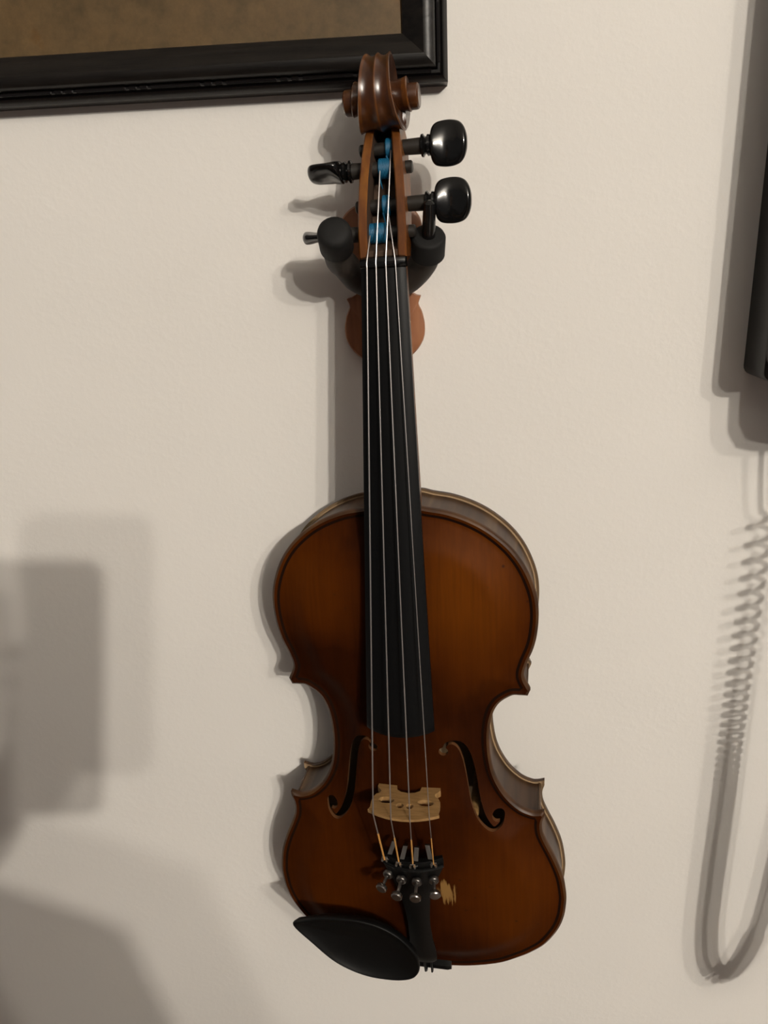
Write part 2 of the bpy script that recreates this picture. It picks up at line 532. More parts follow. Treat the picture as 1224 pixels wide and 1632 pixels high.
# ribs: six bent strips
for sgn in (1, -1):
    for P in half(2.6):
        Q = offs(P, 1.3); mb = MB(); rings = []
        for p, q in zip(P, Q):
            zt = -2.6; zb = -35.2
            rings.append([(p[0] * sgn, p[1], zt), (p[0] * sgn, p[1], zb), (q[0] * sgn, q[1], zb), (q[0] * sgn, q[1], zt)])
        mb.loft(rings).build('rib', M['rib'], violin, MM, angle=30)


# neck and fingerboard ---------------------------------------------------
def ax(Y): return 0.0 + (Y - 216) / 271 * 2.9
def zf(Y): return 31.0 - (Y - 216) * 0.100
def hw(Y): return 21.3 - (Y - 214) / 275 * 9.3
def sag(x): return 42 - math.sqrt(42 * 42 - x * x)

rings = []
for Y in list(np.linspace(213.0, 216, 3)) + list(np.linspace(222, 485.8, 24)):
    h = hw(Y); c = ax(Y); top = []
    k = 0.8 if Y < 213.5 else (0.25 if Y < 215 else 0)
    for i in range(15):
        x = -h + 2 * h * i / 14
        # the end curves towards the bridge in the middle
        yy = Y - (2.0 * (1 - (x / h) ** 2) if Y < 216.5 else 0)
        ed = 0.5 if i in (0, 14) else 0
        top.append((c + x, yy, zf(Y) - sag(x) - k - ed))
    zb = zf(Y) - sag(h) - 5.0
    bot = [(c + h - .4, Y, zb), (c + h * .5, Y, zb + (2.5 if Y < 340 else 0)), (c - h * .5, Y, zb + (2.5 if Y < 340 else 0)), (c - h + .4, Y, zb)]
    rings.append(top + bot)
MB().loft(rings).build('fingerboard', M['ebony_fb'], violin, MM, angle=35)

rings = []
for Y, dp, wd in ((343, 44, .86), (352, 45, .88), (355, 38, .92), (360, 26, .97), (370, 17.5, 1), (400, 15, 1), (440, 14, 1), (475, 13.5, 1), (486, 14, 1), (493, 17, 1.02)):
    h = (hw(Y) - .3) * wd; c = ax(Y); z0 = zf(Y) - sag(hw(Y)) - 4.9; r = []
    for i in range(13):
        t = math.pi * i / 12
        r.append((c + h * math.cos(t), Y, z0 - dp * math.sin(t) ** .75))
    rings.append(r)
MB().loft(rings).build('neck', M['head'], violin, MM)

# nut
c = ax(488); rings = []
for Y, dz in ((485.7, .2), (486.5, 1.2), (488.6, 1.6), (490.8, .6), (491.8, -1.5)):
    r = []
    for i in range(11):
        x = -12.2 + 24.4 * i / 10
        r.append((c + x, Y, zf(486) - sag(x) + dz))
    r += [(c + 12.2, Y, zf(486) - 7), (c - 12.2, Y, zf(486) - 7)]
    rings.append(r)
MB().loft(rings).build('nut', M['peg'], violin, MM)

# pegbox: two cheeks, a floor and an open slot
def lerp(T, x):
    return float(np.interp(x, [q[0] for q in T], [q[1] for q in T]))
FRONT = [(491, 1.5), (503, .5), (517, -2), (531, -6), (543, -10.5), (552, -15), (559, -20), (566, -27)]
BACK = [(491, -13), (503, -19), (517, -25), (531, -30), (543, -34.5), (552, -38.5), (559, -40.5), (566, -42.0)]
HALF = [(491, 12.7), (503, 13.0), (517, 12.6), (531, 11.8), (543, 10.6), (552, 9.4), (559, 7.6), (566, 6.2)]
CX = lambda Y: 2.9 + (Y - 490) * 0.006
rings = []
for Y in np.linspace(491, 566, 22):
    h = lerp(HALF, Y); c = CX(Y); zt, zb = lerp(FRONT, Y), lerp(BACK, Y)
    wl = 4.8 if Y < 545 else 4.8 - (Y - 545) * .04
    hi = max(h - wl, 1.0); fl = zb + 6.0
    if Y < 495 or Y > 559: fl = zt - .3
    b = .7
    rings.append([(c - h, Y, zb + 2), (c - h, Y, zt - b), (c - h + b, Y, zt), (c - hi - b, Y, zt), (c - hi, Y, zt - b), (c - hi, Y, fl),
                  (c + hi, Y, fl), (c + hi, Y, zt - b), (c + hi + b, Y, zt), (c + h - b, Y, zt), (c + h, Y, zt - b), (c + h, Y, zb + 2), (c + h - 2, Y, zb), (c - h + 2, Y, zb)])
mb = MB().loft(rings)
k = len(rings[0]); nq = k
for i in range(len(rings) - 1):
    for j in range(k):
        if j in (4, 5, 6): mb.m[i * k + j] = 1
mb.build('pegbox', [M['head'], M['pegbox_in']], violin, MM, angle=30)

# scroll: a volute of 2.6 turns that widens towards the eyes
EY, EZ = 568.6, -18.5
RT = [(0, 23.6), (1.57, 21.6), (3.14, 19.0), (4.71, 15.6), (6.28, 12.2), (7.85, 9.8), (9.42, 8.2), (11.0, 7.2)]
WT = [(0, 5.6), (1.57, 6.2), (3.14, 8.6), (4.0, 10.8), (4.71, 12.2), (6.28, 13.4), (7.85, 14.0), (9.42, 14.8), (11.0, 16.0)]
cs = CX(570) + 0.1
mb = MB(); prof = [-1, -.96, -.8, -.6, -.42, -.25, -.08, 0, .08, .25, .42, .6, .8, .96, 1]
def pt(t, x, r):   # t=0 at the back (-z), going over the top (+y) to the front (+z)
    return (cs + x, EY + r * math.sin(t), EZ - r * math.cos(t))
TT = np.linspace(-0.15, 11.0, 170)
rings = []
for t in TT:
    r, wv = lerp(RT, t), lerp(WT, t); row = []
    for s_ in prof:
        a = abs(s_)
        dr = -1.5 * math.sin(math.pi * min(a / .96, 1)) ** 1.0 if a < .96 else 0
        if a == 1: dr = -.8
        row.append(pt(t, s_ * wv, r + dr))
    rings.append(row)
mb.loft(rings, closed=False, cap0=False, cap1=False)
# the two flanks: hollow channel from the edge of one turn to the wall of the next
for sgn in (1, -1):
    rows = []
    for t in TT:
        r, wv = lerp(RT, t), lerp(WT, t)
        rin = lerp(RT, t + 2 * math.pi) - .5 if t + 2 * math.pi < 11.0 else 0.0
        row = []
        for q in (0, .15, .35, .6, .85, 1.0):
            rr = (r - .8) * (1 - q) + rin * q
            dx = 1.6 * math.sin(math.pi * min(q * .62, 1)) if rin > 0 else 0
            row.append(pt(t, sgn * (wv - dx), rr))
        rows.append(row)
    mb.loft(rows, closed=False, cap0=False, cap1=False)
nf = len(prof) - 1
for i in range(len(TT) - 1):          # varnish worn to amber along the two edges and the middle ridge
    for j in (0, 1, 6, 7, nf - 2, nf - 1): mb.m[i * nf + j] = 1
for sgn in (1, -1):                   # the eyes
    mb.lathe((cs + sgn * 8, EY, EZ), (sgn, 0, 0), [(0, 6.6), (10.2, 6.4), (11.2, 6.2), (11.9, 5.4), (12.0, .3)], 26)
mb.build('scroll', [M['scroll'], M['scroll_edge']], violin, MM, angle=32)

# pegs -------------------------------------------------------------------
PEGS = [(545.4, -21.0, 1, 84, 9.0), (535.6, -18.5, -1, -20, 6.5), (517.1, -13.5, 1, 88, 9.0), (503.4, -9.5, -1, 0, 8.0)]
for Y, Z, sg, ang, pull in PEGS:
    p = empty('peg', (0, 0, 0)); p.parent = violin; p.matrix_local = Matrix.Identity(4)
    c = CX(Y); h = lerp(HALF, Y)
    mb = MB().lathe((c - sg * (h + 3.5), Y, Z), (sg, 0, 0), [(0, 2.6), (.6, 3.2), (h + 3.5, 3.5), (2 * h + 3.5, 3.9), (2 * h + 3.5 + pull + .6, 4.2)], 16)
    mb.build('shank', M['shank'], p, MM)
    x0 = c + sg * (h + pull)
    mb = MB().lathe((x0, Y, Z), (sg, 0, 0), [(0, 4.3), (.5, 5.6), (1.6, 5.8), (2.3, 4.6), (3.0, 4.2), (3.8, 5.4), (5.0, 5.2), (6.0, 3.6)], 18)
    mb.build('collar', M['peg'], p, MM)
    a = math.radians(ang); flat = (0, -math.sin(a) if False else math.cos(a), math.sin(a))
    # thumb piece: broad, rounded and flattened along one direction
    pr = [(4.8, 2.8), (5.2, 5.4), (6.2, 8.6), (8.5, 10.6), (13, 11.4), (17.5, 11.2), (21, 9.9), (23.2, 7.2), (24.4, 3.6), (24.7, .4)]
    fl = [.96, .74, .57, .405, .245, .24, .33, .46, .56, .6]     # faces slightly dished
    tab = catmull([(a_, b_, b_ * c_) for (a_, b_), c_ in zip(pr, fl)], 4)
    pr2 = [(q[0], max(q[1], .3)) for q in tab]; fl2 = [max(q[2], .15) / max(q[1], .3) for q in tab]
    MB().lathe((x0, Y, Z), (sg, 0, 0), pr2, 40, sq=(flat, fl2)).build('thumb_piece', M['peg'], p, MM, angle=70)

# strings ----------------------------------------------------------------
BR = [(-17.4, 41.8), (-5.4, 45.0), (6.6, 45.0), (18.2, 41.6)]
NX = [-5.3, -.2, 5.1, 10.2]
TLX = [-15.3, -5.4, 4.0, 17.4]
PG = [3, 1, 0, 2]    # peg of each string, by index in PEGS
WX = [(-5.5, 4.5), (-2.0, 6.5), (2.0, 6.8), (2.8, 6.6)]
for k in range(4):
    st = empty('string'); st.parent = violin; st.matrix_local = Matrix.Identity(4)
    r = [.48, .42, .40, .28][k]
    Y, Z, sg, _, _ = PEGS[PG[k]]
    wx0, wx1 = [(-8.0, .2), (-2.8, 2.4), (1.2, 4.2), (-.8, 2.2)][k]
    c = CX(Y)
    nz = zf(486) - sag(NX[k] - 2.9) + 1.9
    bx, bz = BR[k]
    yb = 161.2
    tail = (TLX[k], 115.5, 33.2 - abs(TLX[k] - 2) * .13)
    nut = (NX[k], 488.6, nz)
    wend = (c + [-7.6, -2.0, 4.0, 2.0][k], Y - 1.0, Z + 4.6)
    brd = (bx, yb, bz)
    MB().tube([wend, nut, (NX[k], 486.4, nz - .05), brd], r, 8).build('string_core', M['steel'], st, MM)
    t = 0.42
    mid = tuple(brd[i] * (1 - t) + tail[i] * t for i in range(3))
    MB().tube([brd, mid], r * .9, 8).build('afterlength', M['steel'], st, MM)
    MB().tube([mid, tail], r * 1.35, 8).build('silk_wrap', M['wrapgold'], st, MM)
    mb = MB(); n = 11 if k == 0 else 8
    for i in range(n):     # coils round the peg
        x = c + wx0 + (wx1 - wx0) * i / (n - 1)
        ring = [(x + .35 * math.sin(u), Y + 4.7 * math.cos(u), Z + 4.7 * math.sin(u)) for u in np.linspace(0, 2 * math.pi, 17)]
        mb.tube(ring, .62, 6)
    if k:   # loose tail of silk
        mb.tube([(c + wx0, Y - 3.5, Z + 3.5), (c + wx0 + .5, Y - 7, Z + 3), (c + wx0 + 1, Y - 10, Z + 1)], [.6, .5, .2], 6)
    mb.build('blue_winding', M['wrapblue'], st, MM)

# bridge -----------------------------------------------------------------
def bz_c(z): return 0.5 + (z - 12) * .022
hb = [(0, 18.2), (4.5, 17.4), (7.6, 15.2), (8.2, 12.0), (20.6, 11.2), (20.9, 13.2), (19.2, 15.4), (17.6, 17.6), (18.2, 20), (20.4, 21.4), (22.0, 25), (22.2, 30), (21.8, 35), (22.8, 38.0)]
crown = [(x, 45.2 - (x / 22.8) ** 2 * 7.2) for x in (19, 15, 10, 5)]
hb = hb + crown + [(0, 45.2)]
ob = np.array([(x, z) for x, z in hb] + [(-x, z) for x, z in hb[1:-1]][::-1])
holes = []
for s_ in (1, -1):
    holes.append(np.array([(s_ * 12.8 + 5.4 * math.cos(u), 27.0 + 3.3 * math.sin(u) + s_ * 0) for u in np.linspace(0, 2 * math.pi, 16, endpoint=False)]))
    holes.append(np.array([(s_ * 3.1 + 2.5 * math.cos(u), 31.6 + 2.6 * math.sin(u)) for u in np.linspace(0, 2 * math.pi, 14, endpoint=False)]))
V = []; Ed = []
for lp in [ob] + holes:
    n0 = len(V); V += [Vector(p) for p in lp]; Ed += [(n0 + i, n0 + (i + 1) % len(lp)) for i in range(len(lp))]
r = delaunay_2d_cdt(V, Ed, [], 0, 1e-4)
P = np.array([tuple(v) for v in r[0]]); F = [tuple(f) for f in r[2]]
cen = np.array([P[list(f)].mean(0) for f in F]); ok = in_poly(cen, ob)
for lp in holes: ok &= ~in_poly(cen, lp)
F = [f for f, q in zip(F, ok) if q]
def by(z, s_): return 157.0 + (z - 12) * .12 + s_ * (2.3 - (z - 12) / 33 * 1.5)
n = len(P); mb = MB()
foot = np.array([min(0, 0)])
ztab = ztop(np.stack([P[:, 0] + .5, np.full(n, 157.0)], 1))
zz = np.where(P[:, 1] < 12.6, ztab, P[:, 1])
mb.v = [(x + bz_c(z), by(z, 1), z2) for (x, z), z2 in zip(P, zz)] + [(x + bz_c(z), by(z, -1), z2) for (x, z), z2 in zip(P, zz)]
edge = {}
for f in F:
    for a, b in zip(f, f[1:] + f[:1]): edge[(a, b)] = 1
mb.f = F + [tuple(i + n for i in f[::-1]) for f in F] + [(a, a + n, b + n, b) for (a, b) in edge if (b, a) not in edge]
mb.m = [0] * len(mb.f)
mb.build('bridge', M['bridge'], violin, MM, angle=25)
# sound post seen through the f-hole
MB().lathe((41.5, 134.0, -45), (0, 0, 1), [(0, 3.2), (46.5, 3.2)], 14).build('sound_post', M['bridge'], violin, MM)

# tailpiece --------------------------------------------------------------
TW = [(5, 6.5), (7, 9.2), (16, 9.9), (32, 8.4), (50, 7.9), (66, 8.6), (80, 10.2), (92, 13.0), (102, 17.6), (109, 20.6), (115, 21.2), (117.5, 20.6)]
rings = []
for Y in [5, 6, 8, 13, 19, 25, 32, 42, 52, 62, 72, 80, 87, 94, 100, 105, 109, 113, 116, 117.5]:
    h = lerp(TW, Y); zc = 34.0 - (116 - Y) * .198; c = 2.9 - (Y - 20) / 96 * .6; row = []
    cr = h * h / 2 / 34 + .8
    if Y < 6.5 or Y > 116.5: zc -= .8
    for i in range(11):
        x = -h + 2 * h * i / 10
        row.append((c + x, Y, zc - cr * (x / h) ** 2))
    row += [(c + h - .6, Y, zc - cr - 2.2), (c + h * .4, Y, zc - cr * .2 - 3.4), (c - h * .4, Y, zc - cr * .2 - 3.4), (c - h + .6, Y, zc - cr - 2.2)]
    rings.append(row)
tp = MB().loft(rings).build('tailpiece', M['ebony'], violin, MM, angle=35)
# raised fret across the wide end
MB().tube([(2.4 + x, 111.5, 34.0 - .9 - (x / 21) ** 2 * 7.0 + .9) for x in np.linspace(-20.6, 20.6, 13)], 1.15, 8).build('fret', M['ebony'], tp, MM)
for k in range(4):
    ft = empty('fine_tuner'); ft.parent = violin; ft.matrix_local = Matrix.Identity(4)
    x = [-13.2, -4.0, 5.8, 16.0][k]; xb = 2.4
    z0 = 33.0 - ((x - xb) / 21) ** 2 * 7.0
    lean = (x - xb) / 21 * .33
    d = Vector((lean, -.18, 1)).normalized(); a = Vector((x, 102.5, z0 - 3))
    # lever below the tailpiece reaching towards the bridge, with the claw for the string
    lx = x + [3.6, 2.4, .2, -3.4][k]
    MB().add(*(lambda q: ([(lx - 1.5 + dx * 3 + (x - lx) * t, 114 + 9 * (1 - t) if False else 124 - 9.0 * t, z0 - 7.5 + t * 7 + dz) for t in (0, 1) for dx in (0, 1) for dz in (0, 1.6)], [(0, 1, 3, 2), (4, 6, 7, 5), (0, 4, 5, 1), (2, 3, 7, 6), (1, 5, 7, 3), (0, 2, 6, 4)]))(0)).build('lever', M['darknickel'], ft, MM, smooth=False)
    mb = MB()
    for s_ in (-1, 1):
        mb.tube([(TLX[k] + s_ * 1.5, 113.5, z0 - 1), (TLX[k] + s_ * 1.5, 114.2, z0 + 1.6), (TLX[k] + s_ * 1.3, 116.2, z0 + 2.2)], .8, 8)
    mb.tube([(TLX[k] - 1.8, 116.0, z0 + .6), (TLX[k] + 1.8, 116.0, z0 + .6)], .6, 8)
    mb.build('claw', M['claw'], ft, MM)
    MB().lathe(a + d * 2.5, d, [(0, 3.4), (2.0, 3.4), (2.6, 2.9), (3.0, 1.6)], 16).build('lock_nut', M['darknickel'], ft, MM)
    hh = [11.5, 13, 12.5, 11.5][k]
    MB().lathe(a + d * 4, d, [(0, 1.1), (hh - 3.5, 1.1), (hh - 3, 3.2), (hh - 2.4, 3.7), (hh - .6, 3.7), (hh, 3.1), (hh + .15, .5)], 18).build('thumb_screw', M['nickel'], ft, MM)
# saddle, tail gut and end button
mb = MB(); rings = []
for x in np.linspace(-9, 21, 13):
    e = 1.0 if -7 < x < 19 else 0.55
    rings.append([(x, -11.2, -3.5), (x, -11.2, -.5 + 1.5 * e), (x, -9.6, .2 + 2.4 * e), (x, -6.5, .4 + 2.0 * e), (x, -4, -1), (x, -4, -3.5)])
MB().loft(rings).build('saddle', M['ebony'], violin, MM, angle=30)
for s_ in (-1, 1):
    MB().tube([(4.5 + s_ * 3.0, 22, 9.5), (4.8 + s_ * 2.6, 6, 7.8), (5.0 + s_ * 2.4, -9, 6.1), (4.8 + s_ * 2.2, -12.4, 3.0), (4 + s_ * 2, -12.6, -10), (3 + s_ * 2, -13.0, -16)], 0.8, 8).build('tail_gut', M['ebony'], violin, MM)
MB().lathe((3, -9.5, -17.5), (0, -1, 0), [(0, 4), (2.5, 4.2), (3, 6.5), (5, 7), (6.5, 5.2), (8, 4.4), (10.5, 6.6), (12.5, 6.4), (14, 4), (14.4, .4)], 20).build('end_button', M['peg'], violin, MM)

# chin rest --------------------------------------------------------------
cr_ = catmull([(-86.8, 46.6), (-79, 51.5), (-66, 56.2), (-52, 58.0), (-38, 58), (-24, 55), (-12, 48), (-3, 38), (2.2, 28), (2.4, 16), (-2, 7.6), (-11, 3.4), (-22, 2.2), (-35, 3.0), (-48, 7.2), (-61, 15.5), (-74, 30.0)], 5, True)
ctr = np.array([-36.0, 30.0]); chin = empty('chin_rest'); chin.parent = violin; chin.matrix_local = Matrix.Identity(4)
def cz(p): return 28.5 + (p[1] - 30) * .06
rings = []
for sc, dz in ((.70, -9.5), (.86, -8.5), (.955, -6.0), (.99, -3.0), (1.0, -1.2), (.99, -.3), (.972, 0), (.955, -.2), (.92, -1.1), (.8, -3.0), (.6, -4.8), (.35, -5.8), (.1, -6.2)):
    rings.append([(*(ctr + (p - ctr) * sc), cz(ctr + (p - ctr) * sc) + dz) for p in cr_])
MB().loft(rings).build('cup', M['chin'], chin, MM, angle=60)
mb = MB()
mb.add(*(lambda b: (b.v, b.f))(MB().box((-56, -6.0, -.6), (-24, 8, 3))))
mb.add(*(lambda b: (b.v, b.f))(MB().box((-54, 4, 3), (-26, 16, 21))))
mb.build('bracket', M['chin'], chin, MM, smooth=False)
for x in (-52, -30):
    y0 = float(np.interp(x, [-57, -38.3, -21], [-.6, -6.4, -9.2])) - 2.2
    MB().lathe((x, y0 - .8, -40), (0, 0, 1), [(0, 2.2), (8, 2.2), (8.2, 3.0), (30, 3.0), (30.2, 2.2), (42, 2.2)], 14).build('clamp_barrel', M['nickel'], chin, MM)
    MB().box((x - 4, y0 - 2.5, -42.5), (x + 4, y0 + 9, -39.2)).build('clamp_foot', M['nickel'], chin, MM, smooth=False)

# ------------------------------------------------------------------ wall hanger (world metres)
hang = empty('violin_hanger', (-0.0232, 0, 1.3768))
tag(hang, 'violin-shaped reddish wood wall hanger with black padded yoke holding the violin neck', 'hanger')
def rel(p): return (p[0] + 0.0232, p[1], p[2] - 1.3768)
lowp = [(0, 1.4275), (.010, 1.4285), (.0185, 1.4335), (.0245, 1.4415), (.0260, 1.4500), (.0245, 1.4585), (.0222, 1.4640), (.0238, 1.4690)]
mid_ = [(.0212, 1.4696), (.0168, 1.4725), (.0148, 1.4780), (.0152, 1.4840), (.0172, 1.4880), (.0218, 1.4900)]
upp = [(.0234, 1.4912), (.0222, 1.4965), (.0246, 1.5030), (.0258, 1.5095), (.0240, 1.5165), (.0180, 1.5225), (.009, 1.5255), (0, 1.526)]
hp = np.vstack([catmull(lowp, 5), catmull(mid_, 5), catmull(upp, 5)]) * np.array([.945, .953]) + np.array([0, 1.3315 - 1.4275 * .953])
fullp = np.vstack([hp, hp[1:-1][::-1] * np.array([-1, 1])])
def pl(y, ins):
    c = np.array([0, 1.378]); q = c + (fullp - c) * (1 - ins)
    return [(a, y, b - 1.3768) for a, b in q]
MB().loft([pl(0, 0), pl(-.0108, 0), pl(-.0122, .02), pl(-.0126, .05)]).build('plaque', M['plaque'], hang, angle=35)
MB().lathe((0, -.0120, .002), (0, -1, 0), [(0, .011), (.002, .011), (.0025, .006), (.022, .006)], 16).build('post', M['blackmetal'], hang)
L_ = [(-.0225, -.0250, 1.3780), (-.0285, -.0250, 1.3792), (-.0372, -.0252, 1.3832), (-.0430, -.0325, 1.3908), (-.0450, -.0475, 1.3952), (-.0447, -.0665, 1.4068)]
R_ = [(-.0215, -.0250, 1.3780), (-.0155, -.0250, 1.3786), (-.0065, -.0270, 1.3825), (.0010, -.0355, 1.3905), (.0038, -.0440, 1.3978), (.0043, -.0500, 1.4040)]
lc = catmull(L_, 5); rc = catmull(R_, 5)
MB().tube([rel(p) for p in lc], .0079, 18).build('sleeve', M['brown_foam'], hang)
MB().tube([rel(p) for p in rc], .0079, 18).build('sleeve', M['brown_foam'], hang)
a, b = Vector(rel(lc[-5])), Vector(rel(lc[-1])); d = (b - a).normalized()
MB().lathe(b - d * .012, d, [(0, .0082), (.001, .0092), (.0135, .0092), (.0155, .0086), (.0168, .0068), (.0172, .0035), (.0173, .0002)], 28).build('end_cap', M['foam'], hang, angle=60)
a, b = Vector(rel(rc[-5])), Vector(rel(rc[-1])); d = (b - a).normalized()
MB().lathe(b - d * .013, d, [(0, .0082), (.001, .0094), (.0125, .0094), (.0138, .0088), (.0142, .0074), (.0142, .0002)], 28).build('end_cap', M['foam'], hang, angle=50)
MB().tube([b + d * -.002, b + d * .004, b + Vector((.0006, -.006, .012)), b + Vector((.0008, -.0085, .0168)), b + Vector((.0008, -.009, .0182))], [.0037, .0037, .0034, .0031, .0012], 14).build('hook_tip', M['blackmetal'], hang)

# ------------------------------------------------------------------ framed picture
PX1, PZ0 = 0.0173, 1.4845
PW, PH = 0.52, 0.42
pic = empty('framed_picture', (PX1 - PW / 2, 0, PZ0))
tag(pic, 'brown mottled old painting in a black moulded wooden frame', 'picture')
# profile: (distance in from the outer edge, distance out from the wall)
PROF = [(0, 0), (0, .0120), (.0005, .0128), (.0030, .0150), (.0036, .0140), (.0040, .0146), (.0050, .0160), (.0060, .0160), (.0066, .0146), (.0070, .0165),
        (.0076, .0186), (.0086, .0198), (.0100, .0204), (.0120, .0208), (.0142, .0206), (.0180, .0184), (.0225, .0154), (.0262, .0128), (.0268, .0112), (.0268, 0)]
PROF = [(d * .925, h) for d, h in PROF]
cx0 = PW / 2
def corner(q, i):
    d, h = q
    return [(-cx0 + d, -h, d), (cx0 - d, -h, d), (cx0 - d, -h, PH - d), (-cx0 + d, -h, PH - d)][i]
for i in range(4):
    a = [corner(q, i) for q in PROF]; b = [corner(q, (i + 1) % 4) for q in PROF]
    mb = MB().loft([a, b])
    for j in range(len(PROF)):
        if 1 <= j <= 8: mb.m[j] = 1
    mb.build('frame_rail', [M['frame'], M['bead']], pic, angle=25)
# beading: a row of short raised bars along the outer groove of the bottom and right rails
def bead_run(x0, z0, x1, z1, n):
    mb = MB(); pat = [.028, .004, .004]; L = math.hypot(x1 - x0, z1 - z0); ux, uz = (x1 - x0) / L, (z1 - z0) / L; s = .004; k = 0
    while s < L - .03:
        l = pat[k % 3]; p0 = (x0 + ux * s, -.0160, z0 + uz * s); p1 = (x0 + ux * (s + l), -.0160, z0 + uz * (s + l))
        mb.tube([p0, p1], .00105, 6); s += l + .0022; k += 1
    mb.build('beading', M['bead'], pic)
e = .0051
bead_run(cx0 - e, e, -cx0 + e, e, 0); bead_run(cx0 - e, e, cx0 - e, PH - e, 0); bead_run(-cx0 + e, PH - e, cx0 - e, PH - e, 0); bead_run(-cx0 + e, e, -cx0 + e, PH - e, 0)
MB().box((-cx0 + .024, -.0108, .024), (cx0 - .024, -.006, PH - .024)).build('canvas', M['canvas'], pic, smooth=False)

# ------------------------------------------------------------------ wall telephone, mostly beyond the right edge
tel = empty('wall_telephone', (0.2556, 0, 1.315))
tag(tel, 'black wall telephone with handset mounted right of the violin', 'telephone')
def rbox(lo, hi, r, y0, y1, bev):
    """rounded-corner slab in xz, from depth y0 (wall side) to y1"""
    rings = []
    for y, ins in ((y0, 0), (y1 + bev, 0), (y1 + bev * .3, bev * .3), (y1, bev)):
        row = []
        for cx, cz_, a0 in ((hi[0] - r, hi[1] - r, 0), (lo[0] + r, hi[1] - r, 90), (lo[0] + r, lo[1] + r, 180), (hi[0] - r, lo[1] + r, 270)):
            for k in range(6):
                t = math.radians(a0 + 18 * k); row.append((cx + (r - ins) * math.cos(t), y, cz_ + (r - ins) * math.sin(t)))
        rings.append(row)
    return MB().loft(rings)
rbox((-.057, 0), (.057, .268), .006, 0, -.0295, .0015).build('base', M['phone'], tel, angle=40)
rbox((-.0565, .0075), (.0565, .2645), .008, -.0290, -.058, .004).build('housing', M['phone'], tel, angle=40)
hs = empty('handset'); hs.parent = tel; hs.matrix_local = Matrix.Identity(4)
rings = []
for z, hw_, y0, y1 in ((-.014, .012, -.070, -.088), (-.010, .020, -.066, -.094), (.0, .0245, -.063, -.098), (.03, .0255, -.0625, -.100), (.052, .0245, -.066, -.101), (.068, .0205, -.080, -.106), (.09, .019, -.087, -.110), (.13, .019, -.090, -.112),
                       (.17, .019, -.087, -.110), (.195, .0205, -.080, -.106), (.21, .0245, -.066, -.101), (.235, .0255, -.0625, -.100), (.26, .0245, -.063, -.098), (.272, .020, -.066, -.094), (.276, .012, -.070, -.088)):
    row = []
    for j in range(16):
        t = 2 * math.pi * j / 16; cc, ss = math.cos(t), math.sin(t)
        row.append((-.008 + hw_ * math.copysign(abs(cc) ** .6, cc), (y0 + y1) / 2 + (y1 - y0) / 2 * math.copysign(abs(ss) ** .6, ss), z))
    rings.append(row)
MB().loft(rings).build('grip', M['phone'], hs, angle=50)
for r_ in range(4):
    for c_ in range(3):
        rbox((.0205 + c_ * .0115, .075 + r_ * .020), (.0295 + c_ * .0115, .087 + r_ * .020), .002, -.0615, -.0645, .001).build('key', M['key'], tel)
# coiled cord: out of the handset, down, round and back up to the base
top = Vector((0.2440, -.083, 1.302))
path = [top, (.2440, -.080, 1.285), (.2448, -.076, 1.262), (.2458, -.075, 1.245), (.2452, -.075, 1.18), (.2442, -.075, 1.12), (.2438, -.075, 1.02), (.2430, -.075, .955),
        (.2434, -.075, .905), (.2475, -.075, .872), (.2565, -.075, .857), (.2670, -.075, .861), (.2745, -.074, .876), (.2812, -.072, .903), (.2845, -.070, .935), (.2880, -.062, 1.03), (.2905, -.050, 1.15), (.2915, -.038, 1.26), (.2915, -.030, 1.30), (.2915, -.026, 1.316)]
pc_ = catmull([tuple(p) for p in path], 30)
seg = np.linalg.norm(np.diff(pc_, axis=0), axis=1); arc = np.concatenate([[0], np.cumsum(seg)]); Lt = arc[-1]
def at(s): return Vector([float(np.interp(s, arc, pc_[:, i])) for i in range(3)])
s = 0.0; ph = 0.0; pts = []
zone = 0.046
while s < Lt:
    p = at(s); t = (at(min(s + .004, Lt)) - at(max(s - .004, 0))).normalized()
    u = Vector((0, 1, 0)); u = (u - t * u.dot(t)).normalized(); b = t.cross(u)
    e_ = min(1, max(0, (s - zone) / .010), max(0, (Lt - .05 - s) / .010))
    rr = .0072 * e_ if s < .50 else .0052 * e_
    pitch = float(np.interp(s, [0, .06, .12, .20, .27, .34, .60, Lt], [.014, .0125, .0105, .0080, .0050, .0037, .0037, .0075]))
    pts.append(p + (u * math.cos(ph) + b * math.sin(ph)) * rr)
    if rr < 1e-5: s += .003
    else: ds = pitch / 12; s += ds; ph += 2 * math.pi / 12
pts.append(at(Lt))
for o_ in list(bpy.data.objects):
    t_ = {'blue_winding': 'blue silk winding on the peg', 'silk_wrap': 'orange silk wrap at the tailpiece end', 'bridge': 'pale maple bridge', 'chin_rest': 'black oval chin rest', 'plaque': 'reddish violin-shaped wooden plaque'}.get(o_.name.split('.')[0])
    if t_: o_['label'] = t_
cord = MB().tube(pts, .00185, 6).build('coiled_cord', M['cord'])
tag(cord, 'coiled black telephone cord hanging in a long loop below the wall telephone', 'cord')

